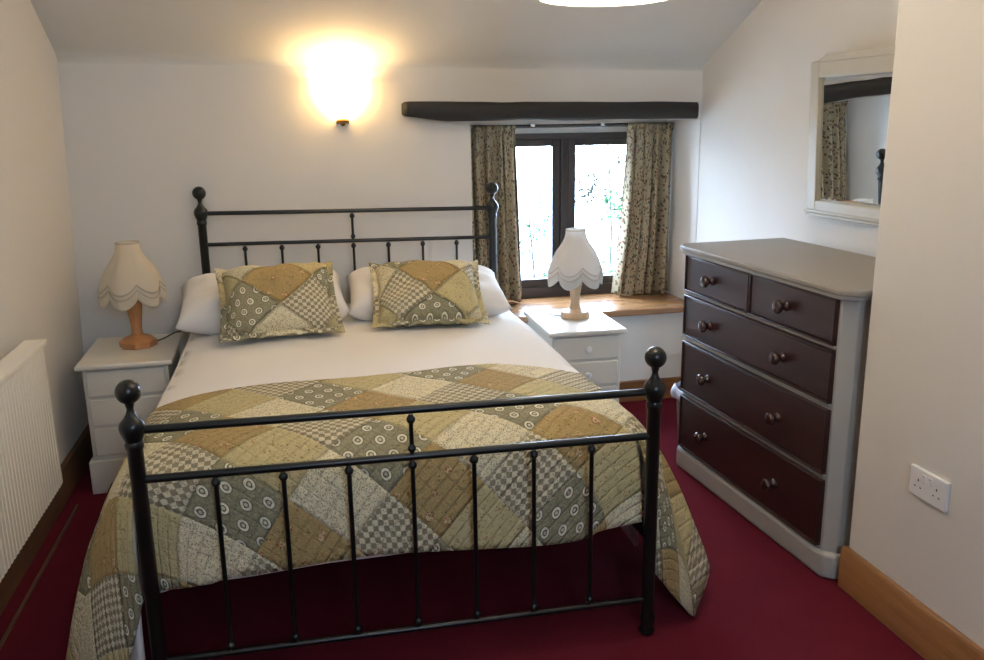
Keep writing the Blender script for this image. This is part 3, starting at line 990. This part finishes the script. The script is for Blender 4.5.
# ------------------------------------------------------------------ radiator
T = thing('radiator', 'cream ribbed panel radiator on the left wall', 'radiator', (-.975, 2.62, 0))
Lr = .66
b = BM()
n = 88
pts = []
for i in range(n * 4 + 1):
    y = -Lr + 2 * Lr * i / (n * 4)
    ph = (i % 8) / 8
    xx = .062 + (.0022 if 2 <= (i % 8) <= 5 else 0)
    if y < -Lr + .02 or y > Lr - .02: xx = .062
    pts.append((xx, y))
pts += [(.050, Lr), (.050, -Lr)]
prism(b, [(x, y) for x, y in pts], .235, .765)
obj('panel', b, M['radiator'], T, smooth=False)
b = BM(); 
box(b, .0, .075, -Lr - .004, Lr + .004, .765, .785)
obj('top_grille', b, M['radiator'], T, bevel=.004)
for y in (-Lr, Lr):
    b = box(BM(), .0, .062, y - .003, y + .003, .235, .765); obj('side_panel', b, M['radiator'], T, bevel=.001)
b = tube(BM(), [(.035, Lr + .002, .27), (.035, Lr + .035, .27), (.03, Lr + .045, .27), (-.04, Lr + .045, .27)], .0075, 12)
obj('pipe', b, M['copper'], T)
b = lathe(BM(), [(.010, .255), (.013, .26), (.013, .29), (.009, .30), (.009, .31), (.004, .312)], (.035, Lr + .045, 0), 16)
obj('valve', b, M['plastic'], T)

# ------------------------------------------------------------------ wall sconce
T = thing('wall_light', 'lit half-bowl glass wall light glowing above the bed', 'wall light', (.244, YB, 1.515))
b = BM()
def sf(u, v):
    a = PI + PI * u           # front half
    t = v
    r = .028 + .108 * math.sin(min(1, t * 1.25) * PI / 2) ** .8
    sc_ = 1 + .05 * math.cos(a * 12) * t
    return (r * sc_ * math.cos(a), r * sc_ * math.sin(a) * .85,   .012 + .19 * t ** 1.1)
grid(b, sf, 60, 20)
obj('glass_bowl', b, M['sconce_glass'], T, solid=.003, angle=180)
b = lathe(BM(), [(.004, -.012), (.010, -.008), (.012, 0), (.030, .006), (.034, .014), (.030, .022)], (0, -.02, 0), 24)
obj('brass_cup', b, M['brass'], T)
b = box(BM(), -.03, .03, -.012, 0, .0, .12); obj('back_plate', b, M['brass'], T, bevel=.003)
o = light('wall_light_bulb', 'POINT', (.244, YB - .075, 1.67), 4.2, (1, .72, .40), .03)

# ------------------------------------------------------------------ pendant shade
T = thing('pendant_light', 'white pendant lampshade hanging from the ceiling, only its lower rim in view', 'pendant light', (.82, 2.25, 1.826))
b = BM()
grid(b, lambda u, v: ((lerp(.175, .11, v)) * math.cos(2 * PI * u), lerp(.175, .11, v) * math.sin(2 * PI * u), .2 * v), 64, 8)
bmesh.ops.remove_doubles(b, verts=b.verts, dist=.0003)
obj('pendant_shade', b, M['pendant'], T, solid=.003, angle=180)
b = lathe(BM(), [(.173, .004), (.165, .003), (.10, -.002), (.001, -.003)], n=64, cap=False)
obj('diffuser', b, M['pendant'], T, solid=.003)
obj('flex', tube(BM(), [(0, 0, .12), (0, 0, .70)], .003, 8), M['plastic'], T)
light('pendant_bulb', 'POINT', (.82, 2.25, 1.99), 72, (1, .84, .64), .05)

# ------------------------------------------------------------------ outside
b = BM(); grid(b, lambda u, v: (lerp(-8, 14, u), lerp(5.2, 24, v), -.9 + .25 * noise.noise(Vector((u * 6, v * 6, 0))) + 1.4 * v), 30, 30)
struct(obj('ground_outside', b, M['grass']))
def tree(name, label, x, y, z0, h, spread, nleaf, ls, mat, seed, cat='tree'):
    rnd = random.Random(seed)
    T = thing(name, label, cat, (x, y, z0), 0, 'trees outside the window')
    b = BM(); tips = []
    tube(b, [(0, 0, 0), (.03, .02, h * .4), (-.02, .05, h * .8), (0, .05, h)], [.014, .011, .008, .004], 8)
    for k in range(22):
        t = rnd.uniform(.15, 1); a = rnd.uniform(0, 6.28); L = spread * rnd.uniform(.5, 1)
        p0 = Vector((0, .03, h * t)); p2 = p0 + Vector((math.cos(a) * L, math.sin(a) * L, rnd.uniform(-.1, .35) * L)); p1 = p0.lerp(p2, .5) + Vector((0, 0, .08))
        tube(b, [p0, p1, p2], [.004, .003, .002], 5); tips += [p0.lerp(p2, s) for s in (.4, .6, .8, 1)]
    obj('branches', b, M['bark'], T)
    b = BM()
    for k in range(nleaf):
        c_ = rnd.choice(tips) + Vector((rnd.gauss(0, .09), rnd.gauss(0, .09), rnd.gauss(0, .09)))
        d = Vector((rnd.gauss(0, 1), rnd.gauss(0, 1), rnd.gauss(0, 1))).normalized(); e = d.cross(Vector((rnd.gauss(0, 1), rnd.gauss(0, 1), 1))).normalized()
        s = ls * rnd.uniform(.6, 1.3)
        b.faces.new([b.verts.new(c_ + q) for q in (d * s, e * s * .4, -d * s, -e * s * .4)])
    lv = obj('leaves', b, mat, T, smooth=False); lv['kind'] = 'stuff'
tree('tree', 'dark-leaved small tree seen through the right window pane', 3.35, 9.0, -.6, 2.3, .55, 420, .035, M['leaf_dark'], 2)
tree('shrub', 'bright green shrub low behind the right window pane', 3.2, 8.0, -.7, 1.5, .5, 500, .035, M['leaf'], 5, 'shrub')
tree('shrub', 'sparse green shrub low behind the left window pane', 2.25, 8.2, -.7, 1.6, .4, 350, .032, M['leaf'], 9, 'shrub')
